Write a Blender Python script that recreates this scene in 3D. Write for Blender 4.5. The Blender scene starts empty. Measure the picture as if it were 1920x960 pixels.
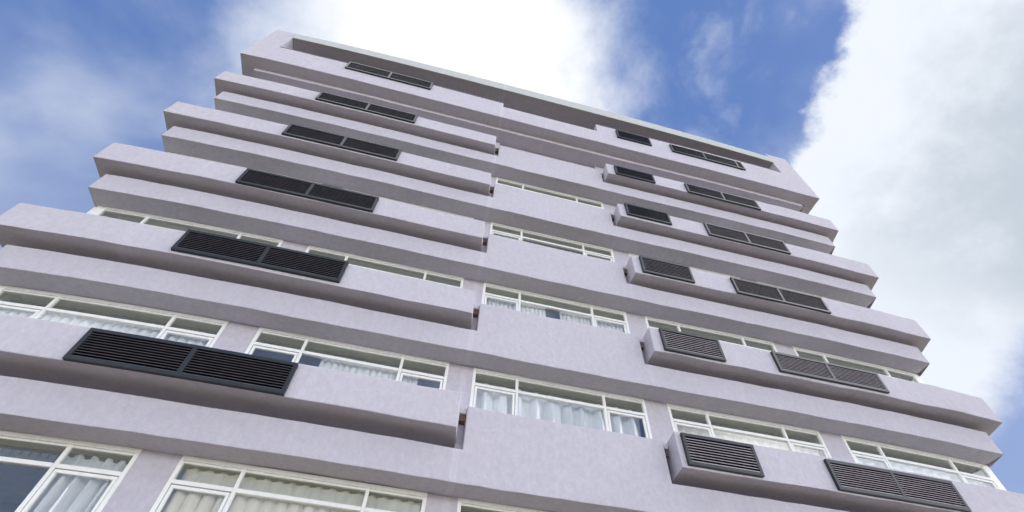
import bpy, bmesh, math, random
from mathutils import Vector, noise
C = bpy.context.scene.collection
scene = bpy.context.scene
random.seed(7)

# ------------------------------------------------------------------ camera
cam_d = bpy.data.cameras.new('camera')
cam = bpy.data.objects.new('camera', cam_d); C.objects.link(cam)
cam_d.sensor_fit = 'HORIZONTAL'; cam_d.sensor_width = 36.0
cam_d.lens = 898.2276 / 1920 * 36.0
cam_d.clip_start = 0.05; cam_d.clip_end = 3000
cam.location = (-0.8378, -9.6850, -1.1330)
cam.rotation_euler = (2.4663, -0.0334, -0.2446)
scene.camera = cam

# ------------------------------------------------------------------ exposure
vs = scene.view_settings
vs.view_transform = 'Standard'; vs.look = 'None'; vs.gamma = 1.0
vs.use_curve_mapping = False
vs.exposure = 0.10

# ------------------------------------------------------------------ tiny expression helper for nodes
class N:
    """wraps a float socket so that node maths can be written as python"""
    def __init__(s, nt, sock): s.nt, s.k = nt, sock
    def _m(s, op, b=None, c=None, clamp=False):
        n = s.nt.nodes.new('ShaderNodeMath'); n.operation = op; n.use_clamp = clamp
        for i, v in enumerate((s, b, c)):
            if v is None: continue
            if isinstance(v, N): s.nt.links.new(v.k, n.inputs[i])
            else: n.inputs[i].default_value = v
        return N(s.nt, n.outputs[0])
    def __add__(s, o): return s._m('ADD', o)
    __radd__ = __add__
    def __sub__(s, o): return s._m('SUBTRACT', o)
    def __rsub__(s, o): return (s * -1.0) + o
    def __mul__(s, o): return s._m('MULTIPLY', o)
    __rmul__ = __mul__
    def __truediv__(s, o): return s._m('DIVIDE', o)
    def max(s, o): return s._m('MAXIMUM', o)
    def min(s, o): return s._m('MINIMUM', o)
    def abs(s): return s._m('ABSOLUTE')
    def pow(s, o): return s._m('POWER', o)
    def sat(s): return s._m('ADD', 0.0, clamp=True)
    def smooth(s, a, b):
        n = s.nt.nodes.new('ShaderNodeMapRange'); n.interpolation_type = 'SMOOTHSTEP'
        s.nt.links.new(s.k, n.inputs[0])
        n.inputs[1].default_value = a; n.inputs[2].default_value = b
        return N(s.nt, n.outputs[0])

def vec_dot(nt, sock, v):
    n = nt.nodes.new('ShaderNodeVectorMath'); n.operation = 'DOT_PRODUCT'
    nt.links.new(sock, n.inputs[0]); n.inputs[1].default_value = v
    return N(nt, n.outputs['Value'])

def tex_noise(nt, vec, scale, detail=4, rough=.55, dist=0.0):
    n = nt.nodes.new('ShaderNodeTexNoise')
    n.inputs['Scale'].default_value = scale; n.inputs['Detail'].default_value = detail
    n.inputs['Roughness'].default_value = rough; n.inputs['Distortion'].default_value = dist
    nt.links.new(vec, n.inputs['Vector'])
    return N(nt, n.outputs[0])

def mapping(nt, vec, scale=(1, 1, 1), loc=(0, 0, 0), rot=(0, 0, 0)):
    n = nt.nodes.new('ShaderNodeMapping')
    n.inputs['Scale'].default_value = scale; n.inputs['Location'].default_value = loc
    n.inputs['Rotation'].default_value = rot
    nt.links.new(vec, n.inputs['Vector']); return n.outputs[0]

def mixc(nt, fac, a, b):
    n = nt.nodes.new('ShaderNodeMix'); n.data_type = 'RGBA'
    if isinstance(fac, N): nt.links.new(fac.k, n.inputs[0])
    else: n.inputs[0].default_value = fac
    for i, v in ((6, a), (7, b)):
        if isinstance(v, (tuple, list)): n.inputs[i].default_value = (*v[:3], 1)
        else: nt.links.new(v, n.inputs[i])
    return n.outputs[2]

# ------------------------------------------------------------------ sky: Nishita with clouds, all in world directions
SUN = Vector((0.78, -0.05, 0.62)).normalized()
world = bpy.data.worlds.new('World'); scene.world = world; world.use_nodes = True
nt = world.node_tree; nt.nodes.clear()
out = nt.nodes.new('ShaderNodeOutputWorld'); bg = nt.nodes.new('ShaderNodeBackground')
nt.links.new(bg.outputs[0], out.inputs[0]); bg.inputs[1].default_value = 0.11
sky = nt.nodes.new('ShaderNodeTexSky'); sky.sky_type = 'NISHITA'; sky.sun_disc = False
sky.sun_elevation = math.asin(SUN.z); sky.sun_rotation = math.atan2(SUN.x, SUN.y)
sky.air_density = 1.0; sky.dust_density = 0.6; sky.ozone_density = 2.0
geo = nt.nodes.new('ShaderNodeTexCoord'); D = geo.outputs['Generated']
# sky chart: centre, "right" and "up" directions of the part of the sky above the roof
E0 = Vector((0.12609, 0.61284, 0.78008)); EX = Vector((0.96968, -0.24206, 0.03342)); EY = Vector((-0.20931, -0.75222, 0.62478))
d0 = vec_dot(nt, D, E0).max(0.05)
U = vec_dot(nt, D, EX) / d0            # -1.07 .. 1.07 over the stretch of sky above the building
V = vec_dot(nt, D, EY) / d0            # -0.53 .. 0.53
DZ = vec_dot(nt, D, (0, 0, 1)); DY = vec_dot(nt, D, (0, 1, 0))
n1 = tex_noise(nt, D, 2.6, 7, .58, .3) - 0.5
n2 = tex_noise(nt, mapping(nt, D, (1, 1, 1), (3.1, 1.7, 5.2)), 7.0, 6, .6, .2) - 0.5
n3 = tex_noise(nt, mapping(nt, D, (1, 1, 1), (8.1, 2.7, 1.2)), 22.0, 5, .62, 0.1) - 0.5
nw = n1 * .55 + n2 * .30 + n3 * .22
# big bank on the right: crisp left flank, greyer body
sr = U - (V * 0.42 + 0.475) + nw * .42
bank = sr.smooth(-.012, .045)
gap_low = (U * .80 - V * .60 + nw * .45).smooth(.90, 1.04)     # clearing low on the far right
bank = bank * (1.0 - gap_low * .82)
# bright cloud over the roof: fades out slowly to the left, quicker to the right
su = U + 0.10 + n1 * .42 + n2 * .20
veil = su.smooth(-.58, -.22) * (1.0 - (su + V * .10).smooth(.20, .46))
core = su.smooth(-.42, -.12) * (1.0 - su.smooth(.10, .34))
# soft haze and torn wisps
wn = tex_noise(nt, mapping(nt, D, (1.0, 1.25, 1.1), (0, 0, 0), (.3, .2, .9)), 3.4, 6, .50, .25)
wf = tex_noise(nt, mapping(nt, D, (1.5, 1.0, 1.2), (5, 2, 8)), 9.0, 6, .55, .5)
wisp = wn.smooth(.46, .80) * (wf * .7 + .55) * .42
lowhaze = (1.0 - (V * .8 + U * .55).smooth(-.66, -.02)) * .30
bandw = (1.0 - (U + .60 - V * .30 + n1 * .45 + n2 * .2).abs().smooth(.0, .24)) * (wn * .5 + .25) * .46
edge_wisp = (1.0 - (U - V * .30 - .32 + n2 * .55 + n3 * .3).abs().smooth(.0, .13)) * wf.smooth(.40, .80) * .30
# the rest of the sky (behind the viewer): unseen bright band low down, added to light the front, broken cloud to both sides, blue between
DX = vec_dot(nt, D, (1, 0, 0))
side = (DX + n1 * .5).smooth(.42, .62)
rest = side * .34 * (DY * -1.0).smooth(-.05, .25) + tex_noise(nt, D, 2.6, 7, .55, .4).smooth(.50, .72) * (DY * -1.0).smooth(.1, .4) * .22
lowfront = (1.0 - (DZ + n2 * .08).smooth(.15, .27)) * (DY * -1.0).smooth(-.1, .3)
front = (vec_dot(nt, D, E0)).smooth(.15, .4)
wisps = (wisp + lowhaze + bandw + edge_wisp).min(.85)
cover = ((bank.max(veil)) + (1.0 - bank.max(veil)) * wisps) * front
cover = cover.max(rest).max(lowfront).sat()
# cloud brightness: grey belly of the bank vs. white rims
belly = (sr + n1 * .75 + n2 * .35 + n3 * .1).smooth(.06, .56) * (1.0 - gap_low)
belly = belly * (1.0 - (V * -1.0 - U * .10 + nw * .6).smooth(-.15, .12) * .95)
white = mixc(nt, core * front, (7.6, 8.0, 8.7), (9.1, 9.2, 9.3))
ccol = mixc(nt, belly * front, white, (4.9, 5.5, 6.2))
fcol = mixc(nt, (DY * -1.0).smooth(.0, .3), ccol, (37.5, 37.6, 39.6))  # sky behind the viewer, brightness raised to light the front wall
skyc = mixc(nt, 0.80, sky.outputs[0], (1.05, 2.02, 5.0))
final = mixc(nt, cover, skyc, fcol)
nt.links.new(final, bg.inputs[0])

# ------------------------------------------------------------------ sun (veiled, from the right, grazing the front)
sl = bpy.data.lights.new('sun', 'SUN'); sl.energy = 1.5; sl.angle = math.radians(12); sl.color = (1, .95, .86)
so = bpy.data.objects.new('sun', sl); C.objects.link(so)
so.rotation_euler = (-SUN).to_track_quat('-Z', 'Y').to_euler()
so.location = (40, -5, 60)

# ------------------------------------------------------------------ materials
def new_mat(name):
    m = bpy.data.materials.new(name); m.use_nodes = True
    t = m.node_tree; t.nodes.clear()
    o = t.nodes.new('ShaderNodeOutputMaterial'); b = t.nodes.new('ShaderNodeBsdfPrincipled')
    t.links.new(b.outputs[0], o.inputs[0])
    return m, t, b, o

def plaster(name, base, patchy=1.0):
    m, t, b, o = new_mat(name)
    P = t.nodes.new('ShaderNodeNewGeometry').outputs['Position']
    big = tex_noise(t, P, .8, 6, .68, .4)
    mid = tex_noise(t, mapping(t, P, (1, 1, .75), (4, 2, 7)), 8.5, 8, .74, .3)
    streak = tex_noise(t, mapping(t, P, (4.5, 4.5, .30), (1, 5, 3)), 1.0, 6, .65)
    patch = tex_noise(t, mapping(t, P, (1, 1, 1), (9, 9, 2)), 1.7, 5, .6, .8).smooth(.57, .61)
    fine = tex_noise(t, P, 27, 5, .7)
    lo = tuple(c * (1 - .12 * patchy) for c in base); hi = tuple(min(1, c * (1 + .08 * patchy)) for c in base)
    c1 = mixc(t, (big * .22 + mid * .78).smooth(.32, .68), lo, hi)
    c2 = mixc(t, streak.smooth(.52, .78) * (.16 * patchy), c1, tuple(c * .72 for c in base))
    c3 = mixc(t, patch * (.12 * patchy), c2, tuple(min(1, c * 1.16) for c in base))
    # plaster joint lines at irregular spacing (filled cracks), lighter
    sx = t.nodes.new('ShaderNodeSeparateXYZ'); t.links.new(P, sx.inputs[0])
    X = N(t, sx.outputs[0])
    jx = (X * .19 + mid * .03 + .06)
    jx = (jx - jx._m('FLOOR') - .5).abs()
    j = (1.0 - jx.smooth(.006, .02)) * mid.smooth(.35, .6) * .30
    c4 = mixc(t, j, c3, tuple(min(1, c * 1.15) for c in base))
    # made-good strips where the bands meet the centre panel
    e = (X + mid * .10 - .16).abs().smooth(.055, .085)
    e2 = (X + mid * .05 - 4.93).abs().smooth(.02, .035)
    strip = (1.0 - e) * .45 + (1.0 - e2) * .30
    c4 = mixc(t, strip.sat(), c4, tuple(min(1, c * 1.16) for c in base))
    # hairline cracks
    vo = t.nodes.new('ShaderNodeTexVoronoi'); vo.feature = 'DISTANCE_TO_EDGE'; vo.inputs['Scale'].default_value = .55
    wv = t.nodes.new('ShaderNodeVectorMath'); wv.operation = 'ADD'
    nn = t.nodes.new('ShaderNodeTexNoise'); nn.inputs['Scale'].default_value = 2.2; nn.inputs['Detail'].default_value = 5
    t.links.new(P, nn.inputs['Vector']); t.links.new(P, wv.inputs[0]); t.links.new(nn.outputs['Color'], wv.inputs[1])
    t.links.new(wv.outputs[0], vo.inputs['Vector'])
    crack = (1.0 - N(t, vo.outputs['Distance']).smooth(.002, .007)) * big.smooth(.54, .62) * .35
    c4 = mixc(t, crack, c4, tuple(c * .55 for c in base))
    c5 = mixc(t, fine.smooth(.35, .65) * .42, c4, lo)
    t.links.new(c5, b.inputs['Base Color'])
    b.inputs['Roughness'].default_value = .92; b.inputs['Specular IOR Level'].default_value = .2
    bump = t.nodes.new('ShaderNodeBump'); bump.inputs['Strength'].default_value = .35; bump.inputs['Distance'].default_value = .012
    h = mid * .9 + tex_noise(t, P, 9, 5, .6) * .5 + fine * .16
    t.links.new(h.k, bump.inputs['Height']); t.links.new(bump.outputs[0], b.inputs['Normal'])
    return m

M = {}
M['plaster'] = plaster('lilac_plaster', (.568, .545, .584))
M['fascia'] = plaster('pale_fascia_plaster', (.53, .55, .53), .6)
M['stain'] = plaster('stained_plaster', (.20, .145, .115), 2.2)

def paint(name, col, rough=.45, var=.12, spec=.4):
    m, t, b, o = new_mat(name)
    P = t.nodes.new('ShaderNodeNewGeometry').outputs['Position']
    n = tex_noise(t, P, 6, 5, .65); f = tex_noise(t, mapping(t, P, (8, 8, 1)), 3, 4, .6)
    c = mixc(t, (n * .6 + f * .4).smooth(.3, .7), tuple(x * (1 - var) for x in col), tuple(min(1, x * (1 + var)) for x in col))
    t.links.new(c, b.inputs['Base Color'])
    b.inputs['Roughness'].default_value = rough; b.inputs['Specular IOR Level'].default_value = spec
    bump = t.nodes.new('ShaderNodeBump'); bump.inputs['Strength'].default_value = .15; bump.inputs['Distance'].default_value = .004
    t.links.new(f.k, bump.inputs['Height']); t.links.new(bump.outputs[0], b.inputs['Normal'])
    return m
M['frame'] = paint('white_window_paint', (.88, .89, .84), .5, .05)
M['metal'] = paint('dark_louvre_metal', (.017, .022, .024), .40, .25, .5)
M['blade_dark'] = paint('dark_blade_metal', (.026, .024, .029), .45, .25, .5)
M['lip_lit'] = paint('lit_lip_metal', (.52, .47, .50), .6, .25, .3)  # lip tones, lit to dim, put sky light on the blade edges into colour
M['lip_half_lit'] = paint('half_lit_lip_metal', (.22, .20, .215), .6, .25, .3)
M['lip_dim'] = paint('dim_lip_metal', (.088, .080, .092), .55, .3, .3)
M['cavity'] = paint('cavity_shade', (.008, .008, .010), .9, .2, .1)  # flat black in place of the shade behind the blades
M['room'] = paint('room_paint', (.86, .87, .74), .9, .06, .1)
M['rail'] = paint('dark_rail', (.035, .03, .035), .6, .2, .3)
M['sill'] = paint('sill_flashing', (.20, .17, .21), .6, .2, .3)

def glass(name, film_amt, dcol):
    m, t, b, o = new_mat(name)
    tr = t.nodes.new('ShaderNodeBsdfTransparent'); tr.inputs[0].default_value = (.90, .95, .87, 1)
    gl = t.nodes.new('ShaderNodeBsdfGlossy'); gl.inputs['Roughness'].default_value = .015; gl.inputs[0].default_value = (.95, .98, 1, 1)
    fr = t.nodes.new('ShaderNodeFresnel'); fr.inputs[0].default_value = 1.65
    mx = t.nodes.new('ShaderNodeMixShader')
    f = N(t, fr.outputs[0]) * 1.4 + .11
    P = t.nodes.new('ShaderNodeNewGeometry').outputs['Position']
    n = tex_noise(t, P, 1.3, 2, .5)
    bump = t.nodes.new('ShaderNodeBump'); bump.inputs['Strength'].default_value = .08; bump.inputs['Distance'].default_value = .03
    t.links.new(n.k, bump.inputs['Height']); t.links.new(bump.outputs[0], gl.inputs['Normal'])
    bf = N(t, t.nodes.new('ShaderNodeNewGeometry').outputs['Backfacing'])   # each pane reflects and tints once, not on both faces
    f = f * (1.0 - bf)
    t.links.new(mixc(t, bf, (.95, .955, .91), (1, 1, 1)), tr.inputs[0])
    t.links.new(f.sat().k, mx.inputs[0]); t.links.new(tr.outputs[0], mx.inputs[1]); t.links.new(gl.outputs[0], mx.inputs[2])
    # a dusty film, thicker in patches; on fanlights it imitates ceiling light and reflection
    df = t.nodes.new('ShaderNodeBsdfDiffuse'); df.inputs[0].default_value = (*dcol, 1)
    m2 = t.nodes.new('ShaderNodeMixShader')
    dn = tex_noise(t, P, 3.5, 6, .65)
    dm = (dn * .8 + .6) * film_amt * (1.0 - bf)
    t.links.new(dm.sat().k, m2.inputs[0]); t.links.new(mx.outputs[0], m2.inputs[1]); t.links.new(df.outputs[0], m2.inputs[2])
    t.links.new(m2.outputs[0], o.inputs[0]); t.nodes.remove(b)
    return m
M['glass'] = glass('window_glass', .035, (.55, .58, .58))
M['glass_top'] = glass('ceiling_glow_glass', .22, (.37, .41, .33))  # pale olive film imitates the lit ceiling and soffit reflection

def cloth(name, col):
    m, t, b, o = new_mat(name)
    P = t.nodes.new('ShaderNodeNewGeometry').outputs['Position']
    n = tex_noise(t, mapping(t, P, (6, 6, .8)), 2.2, 5, .6)
    c = mixc(t, n.smooth(.3, .7), tuple(x * .90 for x in col), col)
    t.links.new(c, b.inputs['Base Color']); b.inputs['Roughness'].default_value = .9
    b.inputs['Specular IOR Level'].default_value = .1
    return m
M['curtain_white'] = cloth('white_curtain_cloth', (.95, .96, .95))
M['curtain_cream'] = cloth('cream_curtain_cloth', (.94, .89, .75))
M['curtain_grey'] = cloth('blue_grey_curtain_cloth', (.93, .95, .97))

# ------------------------------------------------------------------ mesh builder
WC = (-1.00981537e-05, 1.23491922e-04, 4.94583808e-04, -7.48339058e-03, 5.61756957e-02)
def warp(x):                       # the floors are not quite level: a few centimetres of sag at both ends
    x = max(-11.1, min(16.1, x)); r = 0.0
    for c in WC: r = r * x + c
    return r

class MB:
    def __init__(s, wob=0.0, seed=0): s.v, s.f, s.w, s.seed = [], [], wob, seed
    def quad(s, pts):
        i = len(s.v); s.v += [tuple(p) for p in pts]; s.f.append(tuple(range(i, i + len(pts))))
    def block(s, x0, x1, y0, y1, z0, z1, step=.45, sk0=0.0, sk1=0.0):
        n = max(1, int(math.ceil((x1 - x0) / step))); i = len(s.v)
        for k in range(n + 1):
            x = x0 + (x1 - x0) * k / n
            xb = x + (sk0 if k == 0 else sk1 if k == n else 0.0)     # ends may splay towards the back
            s.v += [(x, y0, z0), (xb, y1, z0), (xb, y1, z1), (x, y0, z1)]
        for k in range(n):
            a = i + 4 * k; b = a + 4
            for j in range(4):
                q = (j + 1) % 4
                s.f.append((a + j, b + j, b + q, a + q))
        s.f.append((i, i + 3, i + 2, i + 1)[::-1] if False else (i, i + 1, i + 2, i + 3))
        e = i + 4 * n; s.f.append((e + 3, e + 2, e + 1, e))
    def prism_yz(s, x0, x1, prof, step=.6):          # a section in y,z swept along x
        n = max(1, int(math.ceil((x1 - x0) / step))); m = len(prof); i = len(s.v)
        for k in range(n + 1):
            x = x0 + (x1 - x0) * k / n
            s.v += [(x, p[0], p[1]) for p in prof]
        for k in range(n):
            for j in range(m):
                q = (j + 1) % m; a = i + m * k; b = a + m
                s.f.append((a + j, b + j, b + q, a + q))
        s.f.append(tuple(i + j for j in range(m))); e = i + m * n
        s.f.append(tuple(e + j for j in reversed(range(m))))
    def build(s, name, mat, parent=None, bevel=0.0, smooth=False):
        me = bpy.data.meshes.new(name)
        vv = []
        for (x, y, z) in s.v:
            dz = warp(x)
            if s.w:
                dz += s.w * noise.noise(Vector((x * .9, s.seed * 3.7 + y * .5, z * .6 + 11)))
                dz += s.w * .60 * noise.noise(Vector((x * 2.9, s.seed * 1.3, z * .7)))
                y = y + s.w * .5 * noise.noise(Vector((x * .8, z * .9, s.seed + 5.5)))
            vv.append((x, y, z + dz))
        me.from_pydata(vv, [], s.f); me.materials.append(mat)
        bm = bmesh.new(); bm.from_mesh(me)
        bmesh.ops.remove_doubles(bm, verts=bm.verts, dist=1e-4)
        bmesh.ops.recalc_face_normals(bm, faces=bm.faces)
        if smooth:
            for f in bm.faces: f.smooth = True
        bm.to_mesh(me); bm.free()
        o = bpy.data.objects.new(name, me); C.objects.link(o)
        if parent: o.parent = parent
        if bevel:
            b = o.modifiers.new('bevel', 'BEVEL'); b.width = bevel; b.segments = 2
            b.limit_method = 'ANGLE'; b.angle_limit = math.radians(50)
        return o

def tag(o, label=None, cat=None, group=None, kind=None):
    if label: o['label'] = label
    if cat: o['category'] = cat
    if group: o['group'] = group
    if kind: o['kind'] = kind
    return o

# ------------------------------------------------------------------ ground
gm, t, b, o = new_mat('paving')
P = t.nodes.new('ShaderNodeNewGeometry').outputs['Position']
g = tex_noise(t, P, .35, 6, .6); g2 = tex_noise(t, P, 14, 5, .6)
t.links.new(mixc(t, (g * .6 + g2 * .4).smooth(.3, .7), (.19, .160, .108), (.255, .217, .147)), b.inputs['Base Color'])
b.inputs['Roughness'].default_value = .9
me = bpy.data.meshes.new('ground'); bm = bmesh.new()
bmesh.ops.create_grid(bm, x_segments=40, y_segments=40, size=600)
bm.to_mesh(me); bm.free(); me.materials.append(gm)
ground = bpy.data.objects.new('ground', me); C.objects.link(ground); ground.location = (0, 0, -2.75)
tag(ground, 'pale paved ground in front of the block', 'ground', kind='structure')

# ------------------------------------------------------------------ the building
H = 3.2
bld = bpy.data.objects.new('apartment_block', None); C.objects.link(bld); bld.location = (0, 0, 0)
tag(bld, 'lilac plastered high-rise block with stacked projecting bands, black louvres and white windows', 'building')
DA, DB = .923, .589
XLA, XRA, XLB, XRB = -10.895, 15.846, -10.494, 15.429
WX = {'a': (-10.24, -5.55), 'b': (-4.85, -.28), 'c': (.33, 4.89), 'd': (5.52, 10.03), 'e': (10.72, 15.29)}
PIERS = [(-5.55, -4.85), (-.28, .33), (4.89, 5.52), (10.03, 10.72)]
DEEP = 12.0

# ground storey (below the picture)
m = MB(); m.block(-10.3, 15.3, .02, DEEP, -2.75, 0.0)
m.build('base_wall', M['plaster'], bld)

def floor_band(k):
    """floor slab whose front edge is the lower band, with the tall centre spandrel in the same plane"""
    z = k * H; m = MB(.022, k)
    q0 = m.quad
    def quad(pts): q0([((x + .17 if x > XRB - .001 and y > -DB + .01 else x), y, zz) for x, y, zz in pts])
    m.quad = quad
    zc = .685; top = 1.69
    xs = [XLB]
    for a, b_ in ((XLB, .235), (.235, 4.79), (4.79, XRB)):
        n = int(math.ceil((b_ - a) / .45)); xs += [a + (b_ - a) * i / n for i in range(1, n + 1)]
    yb = DEEP
    for a, b_ in zip(xs, xs[1:]):
        c = (a + b_) / 2; mid = .235 < c < 4.79
        m.quad([(a, -DB, z), (b_, -DB, z), (b_, -DB, z + zc), (a, -DB, z + zc)])
        m.quad([(a, -DB, z), (a, yb, z), (b_, yb, z), (b_, -DB, z)])
        if k == 6: mid = False
        if mid:
            m.quad([(a, -DB, z + zc), (b_, -DB, z + zc), (b_, -DB, z + top), (a, -DB, z + top)])
            m.quad([(a, -DB, z + top), (b_, -DB, z + top), (b_, -.004, z + top), (a, -.004, z + top)])
            m.quad([(a, -.004, z + zc), (b_, -.004, z + zc), (b_, -.004, z + top), (a, -.004, z + top)])
            m.quad([(a, -.004, z + zc), (b_, -.004, z + zc), (b_, yb, z + zc), (a, yb, z + zc)])
        else:
            m.quad([(a, -DB, z + zc), (b_, -DB, z + zc), (b_, -.004, z + zc), (a, -.004, z + zc)])
            m.quad([(a, -.004, z + zc), (b_, -.004, z + zc), (b_, yb, z + zc), (a, yb, z + zc)])
    if k != 6:
        for x in (.235, 4.79):
            m.quad([(x, -DB, z + zc), (x, -.004, z + zc), (x, -.004, z + top), (x, -DB, z + top)])
    for x in (XLB, XRB):
        m.quad([(x, -DB, z), (x, -.004, z), (x, yb, z), (x, yb, z + zc), (x, -.004, z + zc), (x, -DB, z + zc)])
    return m.build('floor_band', M['plaster'], bld, .014)

for k in range(0, 7): floor_band(k)

BOXL = {1: 4.92, 2: 4.96, 3: 4.98, 4: 4.98, 5: 4.91}
for k in range(1, 6):
    z = k * H; zt = 1.755 + (.05 if k == 3 else 0); za = .95 if k == 1 else .93
    m = MB(.022, k + 20)
    m.block(XLA, .02, -DA, -.004, z + za, z + zt, sk1=.13); m.block(XLA, -10.3, -.004, DEEP, z + za, z + zt)
    m.build('planter_box', M['plaster'], bld, .016)
    m = MB(.030, k + 40)
    m.block(BOXL[k], XRA, -DA, -.004, z + .91, z + zt, sk0=.12 if k == 1 else .05, sk1=.24); m.block(15.35, XRA + .24, -.004, DEEP, z + .91, z + zt)
    m.build('planter_box', M['plaster'], bld, .016)
    # plastered closing pieces over the two narrow slots, stained underneath
    for x0, x1, q0, q1 in ((.02, .235, .06, .0), (4.79, BOXL[k], 0.0, .03)):
        m = MB(); m.block(x0 + q0 + .004, x1 + q1 - .004, -.50, -.20, z + 1.545, z + 1.665); m.build('slot_cap', M['plaster'], bld)
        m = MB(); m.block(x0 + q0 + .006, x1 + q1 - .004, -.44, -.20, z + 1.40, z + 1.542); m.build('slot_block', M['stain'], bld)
        m = MB(); m.block(x0 + q0 + .012, x1 + q1 - .002, -.30, -.19, z + .60, z + 1.395); m.build('slot_panel', M['plaster'], bld)

# storey walls in the window plane: low wall, piers, side walls
for k in range(0, 6):
    z = k * H
    m = MB(); m.block(-10.3, 15.34, 0.0, .22, z + .688, z + 1.62)
    m.build('wall', M['plaster'], bld)
    for x0, x1 in PIERS:
        m = MB(.006, k); m.block(x0, x1, .012, .26, z + 1.623, z + H - .003); m.build('pier', M['plaster'], bld)
    for x0, x1 in ((-10.3, -10.02), (15.06, 15.34)):
        m = MB(); m.block(x0, x1, .62, DEEP - .02, z + .688, z + H - .003); m.build('side_wall', M['plaster'], bld)
    m = MB(); m.block(-10.0, 15.04, 3.2, 3.35, z + .688, z + H - .003)
    m.build('room_wall', M['room'], bld)
    m = MB(); m.block(-10.0, 15.04, .24, 3.18, z + H - .012, z + H - .002)
    m.build('ceiling', M['room'], bld)

# windows
TR = .44
def window(k, key):
    x0, x1 = WX[key]; z = k * H; zs = z + 1.623; zh = z + H - .004
    yf, yb = -.008, .085
    f = MB()
    fw = .075
    f.block(x0, x1, yf, yb, zh - .085, zh)                    # head
    f.block(x0 + .02, x1 - .02, yf + .03, yb + .01, zh - .125, zh - .086)
    f.block(x0, x1, yf, yb, zs, zs + .05)                     # sill
    for x in (x0, x1 - fw): f.block(x, x + fw, yf, yb, zs + .051, zh - .086)
    xm0, xm1 = x0 + 1.13, x1 - 1.14
    zt = zh - TR
    for xm in (xm0, xm1): f.block(xm - .034, xm + .034, yf + .004, yb - .006, zs + .051, zh - .086)
    for a, b_ in ((x0 + fw, xm0 - .035), (xm0 + .035, xm1 - .035), (xm1 + .035, x1 - fw)):
        f.block(a, b_, yf - .006, yb - .01, zt - .075, zt)     # transom
    fo = f.build('window', M['frame'], bld, .006)
    for a, b_ in ((x0 + fw, xm0 - .035), (xm1 + .035, x1 - fw)):   # opening lights
        c = MB(); w = .055; ca, cb = a + .012, b_ - .012; c0, c1 = zs + .055, zt - .088
        c.block(ca, cb, .004, .06, c1 - w, c1); c.block(ca, cb, .004, .06, c0, c0 + w)
        c.block(ca, ca + w, .005, .059, c0 + w, c1 - w); c.block(cb - w, cb, .005, .059, c0 + w, c1 - w)
        c.build('casement', M['frame'], fo, .004)
    p = MB(); p.block(x0 + .02, x1 - .02, .040, .046, zs + .02, zt - .04)
    p.build('pane', M['glass'], fo)
    p = MB(); p.block(x0 + .02, x1 - .02, .040, .046, zt - .036, zh - .02)
    p.build('fanlight_pane', M['glass_top'], fo)
    return fo

def corner_post(k, side):
    z = k * H; zs, zh = z + 1.623, z + H - .004
    m = MB()
    if side < 0: xs = ((-10.40, -10.243, .0, .16), (-10.50, -10.403, .05, .30), (-10.46, -10.26, .31, .60))
    else: xs = ((15.293, 15.45, .0, .16), (15.453, 15.55, .05, .30), (15.31, 15.51, .31, .60))
    for a, b_, y0, y1 in xs: m.block(a, b_, y0, y1, zs, zh)
    m.build('corner_post', M['frame'], bld, .01)

for k in range(0, 5):
    for key in 'abcde': window(k, key)
    corner_post(k, -1); corner_post(k, 1)
m = MB(); m.block(-10.3, 15.34, .10, .3, 5 * H + 1.623, 6 * H - .003); m.build('wall', M['plaster'], bld)

# curtain rails on the ceilings (fixed to the building)
for k in range(0, 5):
    for key in 'abcde':
        x0, x1 = WX[key]; m = MB(); zh = k * H + H
        m.block(x0 + .1, x1 - .1, .33, .36, zh - .15, zh - .10)
        x = x0 + .14
        while x < x1 - .14:
            m.block(x, x + .035, .325, .335, zh - .24, zh - .151); x += .15
        m.build('curtain_rail', M['rail'], bld)

# ---- louvre grilles: dark frame, inclined blades, black sheet standing in for the shaded hollow
def grille(xs, z0, z1, y, blade, n):
    """xs = outer left, mullions..., outer right"""
    fr = MB(); d = .080; w = .078
    x0, x1 = xs[0], xs[-1]
    fr.block(x0, x1, y - d, y + .004, z0, z0 + w); fr.block(x0, x1, y - d, y + .004, z1 - w, z1)
    for x in (x0, x1 - w): fr.block(x, x + w, y - d + .001, y + .004, z0 + w, z1 - w)
    for x in xs[1:-1]: fr.block(x - .045, x + .045, y - d + .003, y + .004, z0 + w, z1 - w)
    fo = fr.build('louvre_grille', M['metal'], bld, .005)
    b = MB(); b.block(x0 + .02, x1 - .02, y - .010, y + .002, z0 + .02, z1 - .02)
    b.build('shade_sheet', M['cavity'], fo)
    edges = [x0 + w] + [v for x in xs[1:-1] for v in (x - .045, x + .045)] + [x1 - w]
    for a, b_ in zip(edges[0::2], edges[1::2]):
        bl = MB(); hh = (z1 - z0 - 2 * w); p = hh / n
        for i in range(n):
            zc = z0 + w + p * (i + .5); yo, yi = y - d + .012, y - .016
            e = p * .38
            bl.prism_yz(a, b_, [(yo, zc - e), (yo, zc - e + .20 * p), (yi, zc + e + .10 * p), (yi, zc + e)])
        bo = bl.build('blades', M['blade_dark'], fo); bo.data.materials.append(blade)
        for p_ in bo.data.polygons:                      # front lips take a tone that imitates light on their edges
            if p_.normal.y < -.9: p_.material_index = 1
    return fo

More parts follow.
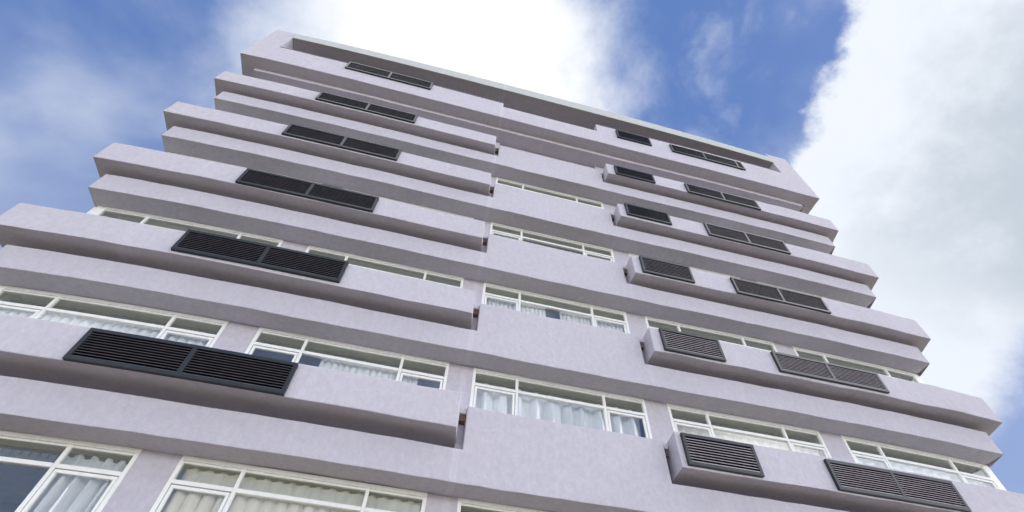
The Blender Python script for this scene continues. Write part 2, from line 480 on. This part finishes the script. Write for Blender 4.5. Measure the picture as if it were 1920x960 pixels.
for k in range(1, 6):
    z = k * H
    zl = {1: (.955, 1.70), 2: (1.02, 1.79), 3: (.955, 1.72), 4: (1.0, 1.79), 5: (1.01, 1.74)}[k]
    dx = -.04 if k == 1 else 0
    grille((-7.23 + dx, -5.29 + dx, -3.33 + dx), z + zl[0], z + zl[1], -DA, M['lip_dim'], 10)
    xo = 5.05 if k == 1 else 5.25
    zr = {1: (.955, 1.70), 2: (.97, 1.74), 3: (.96, 1.755), 4: (1.04, 1.80), 5: (.93, 1.64)}[k]
    grille((xo, xo + 1.79), z + zr[0], z + zr[1], -DA, M['lip_lit'] if k < 3 else M['lip_half_lit'] if k == 3 else M['blade_dark'], 9)  # lip tone set by how brightly each grille catches light
    xd = 8.70 if k < 3 else 8.54
    zd = {1: (.95, 1.66), 2: (1.01, 1.70), 3: (.93, 1.69), 4: (.94, 1.73), 5: (.86, 1.60)}[k]
    grille((xd, xd + 1.735, xd + 3.45), z + zd[0], z + zd[1], -DA, M['lip_lit'] if k < 3 else M['lip_half_lit'] if k < 5 else M['blade_dark'], 10)

# ---- top storey: deeper frontage, end piers, roof slab with fascia
Y6 = -1.10
def front6():
    m = MB(.02, 66)
    zb = 19.43
    segs = ((-11.06, -10.13, 23.2, 2.9), (-10.13, .13, 21.08, .22), (.13, 4.78, 20.66, .22), (4.78, 14.92, 21.45, .22), (14.92, 16.08, 23.55, 2.9))
    for x0, x1, zt, dp in segs:
        lv = [zb] + [z for z in (20.66, 21.08, 21.45) if z < zt - .01] + [zt]
        n = int(math.ceil((x1 - x0) / .45))
        for i in range(n):
            a = x0 + (x1 - x0) * i / n; b_ = x0 + (x1 - x0) * (i + 1) / n
            for u, w in zip(lv, lv[1:]): m.quad([(a, Y6, u), (b_, Y6, u), (b_, Y6, w), (a, Y6, w)])
            m.quad([(a, Y6, zb), (b_, Y6, zb), (b_, -DB + .05, zb), (a, -DB + .05, zb)])
            m.quad([(a, Y6, zt), (b_, Y6, zt), (b_, Y6 + dp, zt), (a, Y6 + dp, zt)])
            m.quad([(a, Y6 + dp, 20.0), (b_, Y6 + dp, 20.0), (b_, Y6 + dp, zt), (a, Y6 + dp, zt)])
    def side(x, z0, z1, dp): m.quad([(x, Y6, z0), (x, Y6 + dp, z0), (x, Y6 + dp, z1), (x, Y6, z1)])
    side(-10.13, 21.08, 23.2, 2.9); side(.13, 20.66, 21.08, .22); side(4.78, 20.66, 21.45, .22); side(14.92, 21.45, 23.55, 2.9)
    for x, zt in ((-11.06, 23.2), (16.08, 23.55)):
        side(x, 20.0, zt, 2.9); side(x, zb, 20.0, -DB + .05 - Y6)
    return m.build('parapet_wall', M['plaster'], bld, .016)
front6()
m = MB(.01, 3); m.block(-11.06, 16.08, -DB + .06, DEEP, 19.892, 20.0); m.build('top_floor_slab', M['plaster'], bld)
m = MB(); m.block(-11.06, -10.32, -DB + .052, DEEP, 19.43, 21.08); m.build('side_parapet', M['plaster'], bld)
m = MB(); m.block(15.62, 16.08, -DB + .052, DEEP, 19.43, 21.45); m.build('side_parapet', M['plaster'], bld)
for x0, x1, zt in ((-10.14, .12, 21.083), (4.79, 14.93, 21.453)):
    m = MB(.02, 66); m.block(x0, x1, Y6 - .012, Y6 + .23, zt, zt + .03); m.build('sill_flashing', M['sill'], bld)
# roof slab, slightly cambered
def camber(x): return 1 - ((x - 2.4) / 12.6) ** 2
def roof():
    so_, fa = MB(), MB()
    n = 40
    for i in range(n):
        a = -10.12 + 25.03 * i / n; b_ = -10.12 + 25.03 * (i + 1) / n
        za, zb = 22.54 + .30 * camber(a), 22.54 + .30 * camber(b_)
        ta, tb = 23.12 + .48 * camber(a), 23.12 + .48 * camber(b_)
        so_.quad([(a, Y6 + .05, za), (b_, Y6 + .05, zb), (b_, 6, zb), (a, 6, za)])
        so_.quad([(a, Y6 + .05, ta - .02), (b_, Y6 + .05, tb - .02), (b_, 6, tb - .02), (a, 6, ta - .02)])
        for y0 in (Y6 - .03, Y6 + .048):
            fa.quad([(a, y0, za - .03), (b_, y0, zb - .03), (b_, y0, tb), (a, y0, ta)])
        fa.quad([(a, Y6 - .03, za - .03), (b_, Y6 - .03, zb - .03), (b_, Y6 + .048, zb - .03), (a, Y6 + .048, za - .03)])
        fa.quad([(a, Y6 - .03, ta), (b_, Y6 - .03, tb), (b_, Y6 + .048, tb), (a, Y6 + .048, ta)])
    so_.quad([(-10.12, 6, 22.54), (14.91, 6, 22.54), (14.91, 6, 23.1), (-10.12, 6, 23.1)])
    so_.build('roof_slab', M['plaster'], bld); fa.build('roof_fascia', M['fascia'], bld, .01)
roof()
m = MB(); m.block(-10.7, 15.7, 2.2, 2.4, 20.0, 22.5); m.build('wall', M['plaster'], bld)
grille((-7.11, -5.2, -3.27), 20.38, 21.17, Y6, M['blade_dark'], 11)
grille((5.77, 7.52), 20.42, 21.24, Y6, M['blade_dark'], 10)
grille((8.60, 10.37, 12.14, 12.50), 20.40, 21.16, Y6, M['blade_dark'], 11)

# ------------------------------------------------------------------ curtains (each hangs free: a thing of its own)
def curtain(k, x0, x1, label, mat, pitch=.17, amp=.035, top=.20, y=.215, seed=0, droop=.0, style='wave'):
    amp *= 1.7
    z1 = k * H + H - top; z0 = k * H + .78
    nx = int((x1 - x0) / pitch * 10); zsl = [0, .04, .10, .18, .30, .5, .8, 1.2, 1.7, z1 - z0]
    vs_, fs = [], []
    for j, dz in enumerate(zsl):
        for i in range(nx + 1):
            x = x0 + (x1 - x0) * i / nx
            ph = 2 * math.pi * (x / pitch) + 1.9 * noise.noise(Vector((x * 1.7, seed, dz * .25)))
            a = amp * (.55 + min(1, dz * 1.6)) * (1 + .6 * noise.noise(Vector((x * 1.1, seed + 9, dz * .4))))
            yy = y + a * math.sin(ph) + .3 * a * math.sin(2.3 * ph + seed)
            if style == 'pleat': yy = y + a * .9 - 1.9 * a * abs(math.sin(ph * .5)) ** .33
            zz = z1 - dz
            if j == 0: zz += .03 * (1 if math.sin(ph) < 0 else -.3) - droop * (1 + math.sin(x * 5 + seed)) * .5
            vs_.append((x, yy, zz + warp(x)))
    for j in range(len(zsl) - 1):
        for i in range(nx):
            a = j * (nx + 1) + i; fs.append((a, a + 1, a + nx + 2, a + nx + 1))
    me = bpy.data.meshes.new('curtain'); me.from_pydata(vs_, [], fs); me.materials.append(mat)
    for p_ in me.polygons: p_.use_smooth = True
    o = bpy.data.objects.new('curtain', me); C.objects.link(o)
    s_ = o.modifiers.new('cloth_thickness', 'SOLIDIFY'); s_.thickness = .004
    return tag(o, label, 'curtain', 'curtains behind the windows')

W, G, CR = M['curtain_white'], M['curtain_grey'], M['curtain_cream']
curtain(0, -6.75, -5.62, 'white curtain with wide slanting folds beside a bare blue pane, bottom left corner window', W, .24, .05, .20, seed=1)
curtain(0, -4.75, -.36, 'long cream pleated curtain in the bottom row window under the lowest long box', CR, .25, .045, .15, seed=2, style='pleat')
curtain(0, .42, 4.8, 'curtain at the bottom edge of the photo, under the lowest centre spandrel', CR, .19, .04, .30, seed=3, style='pleat')
curtain(1, -9.95, -5.65, 'pale pleated curtain directly above the lowest long black louvre, at the far left', W, .20, .05, .34, seed=4, style='pleat')
curtain(1, -3.25, -.95, 'white pleated curtain with a dark gap at each side, right of the lowest long louvre', W, .15, .04, .33, seed=5, style='pleat')
curtain(1, .42, 4.8, 'blue-white curtain with broad billowing folds, in the lowest fully seen centre window', G, .42, .07, .33, seed=6)
curtain(1, 5.6, 9.95, 'bright cream flat curtain behind the lowest small single louvre on the right', CR, .30, .02, .33, seed=7)
curtain(1, 10.8, 15.2, 'pale greenish curtain behind the lowest right-hand double louvre, by the building corner', W, .40, .04, .33, seed=8)
curtain(2, .42, 2.3, 'left one of two narrow-pleated curtains parted by a blue gap in the second centre window', W, .13, .035, .31, seed=9, style='pleat')
curtain(2, 2.75, 4.8, 'right one of two narrow-pleated curtains parted by a blue gap in the second centre window', W, .13, .035, .31, seed=10, style='pleat')
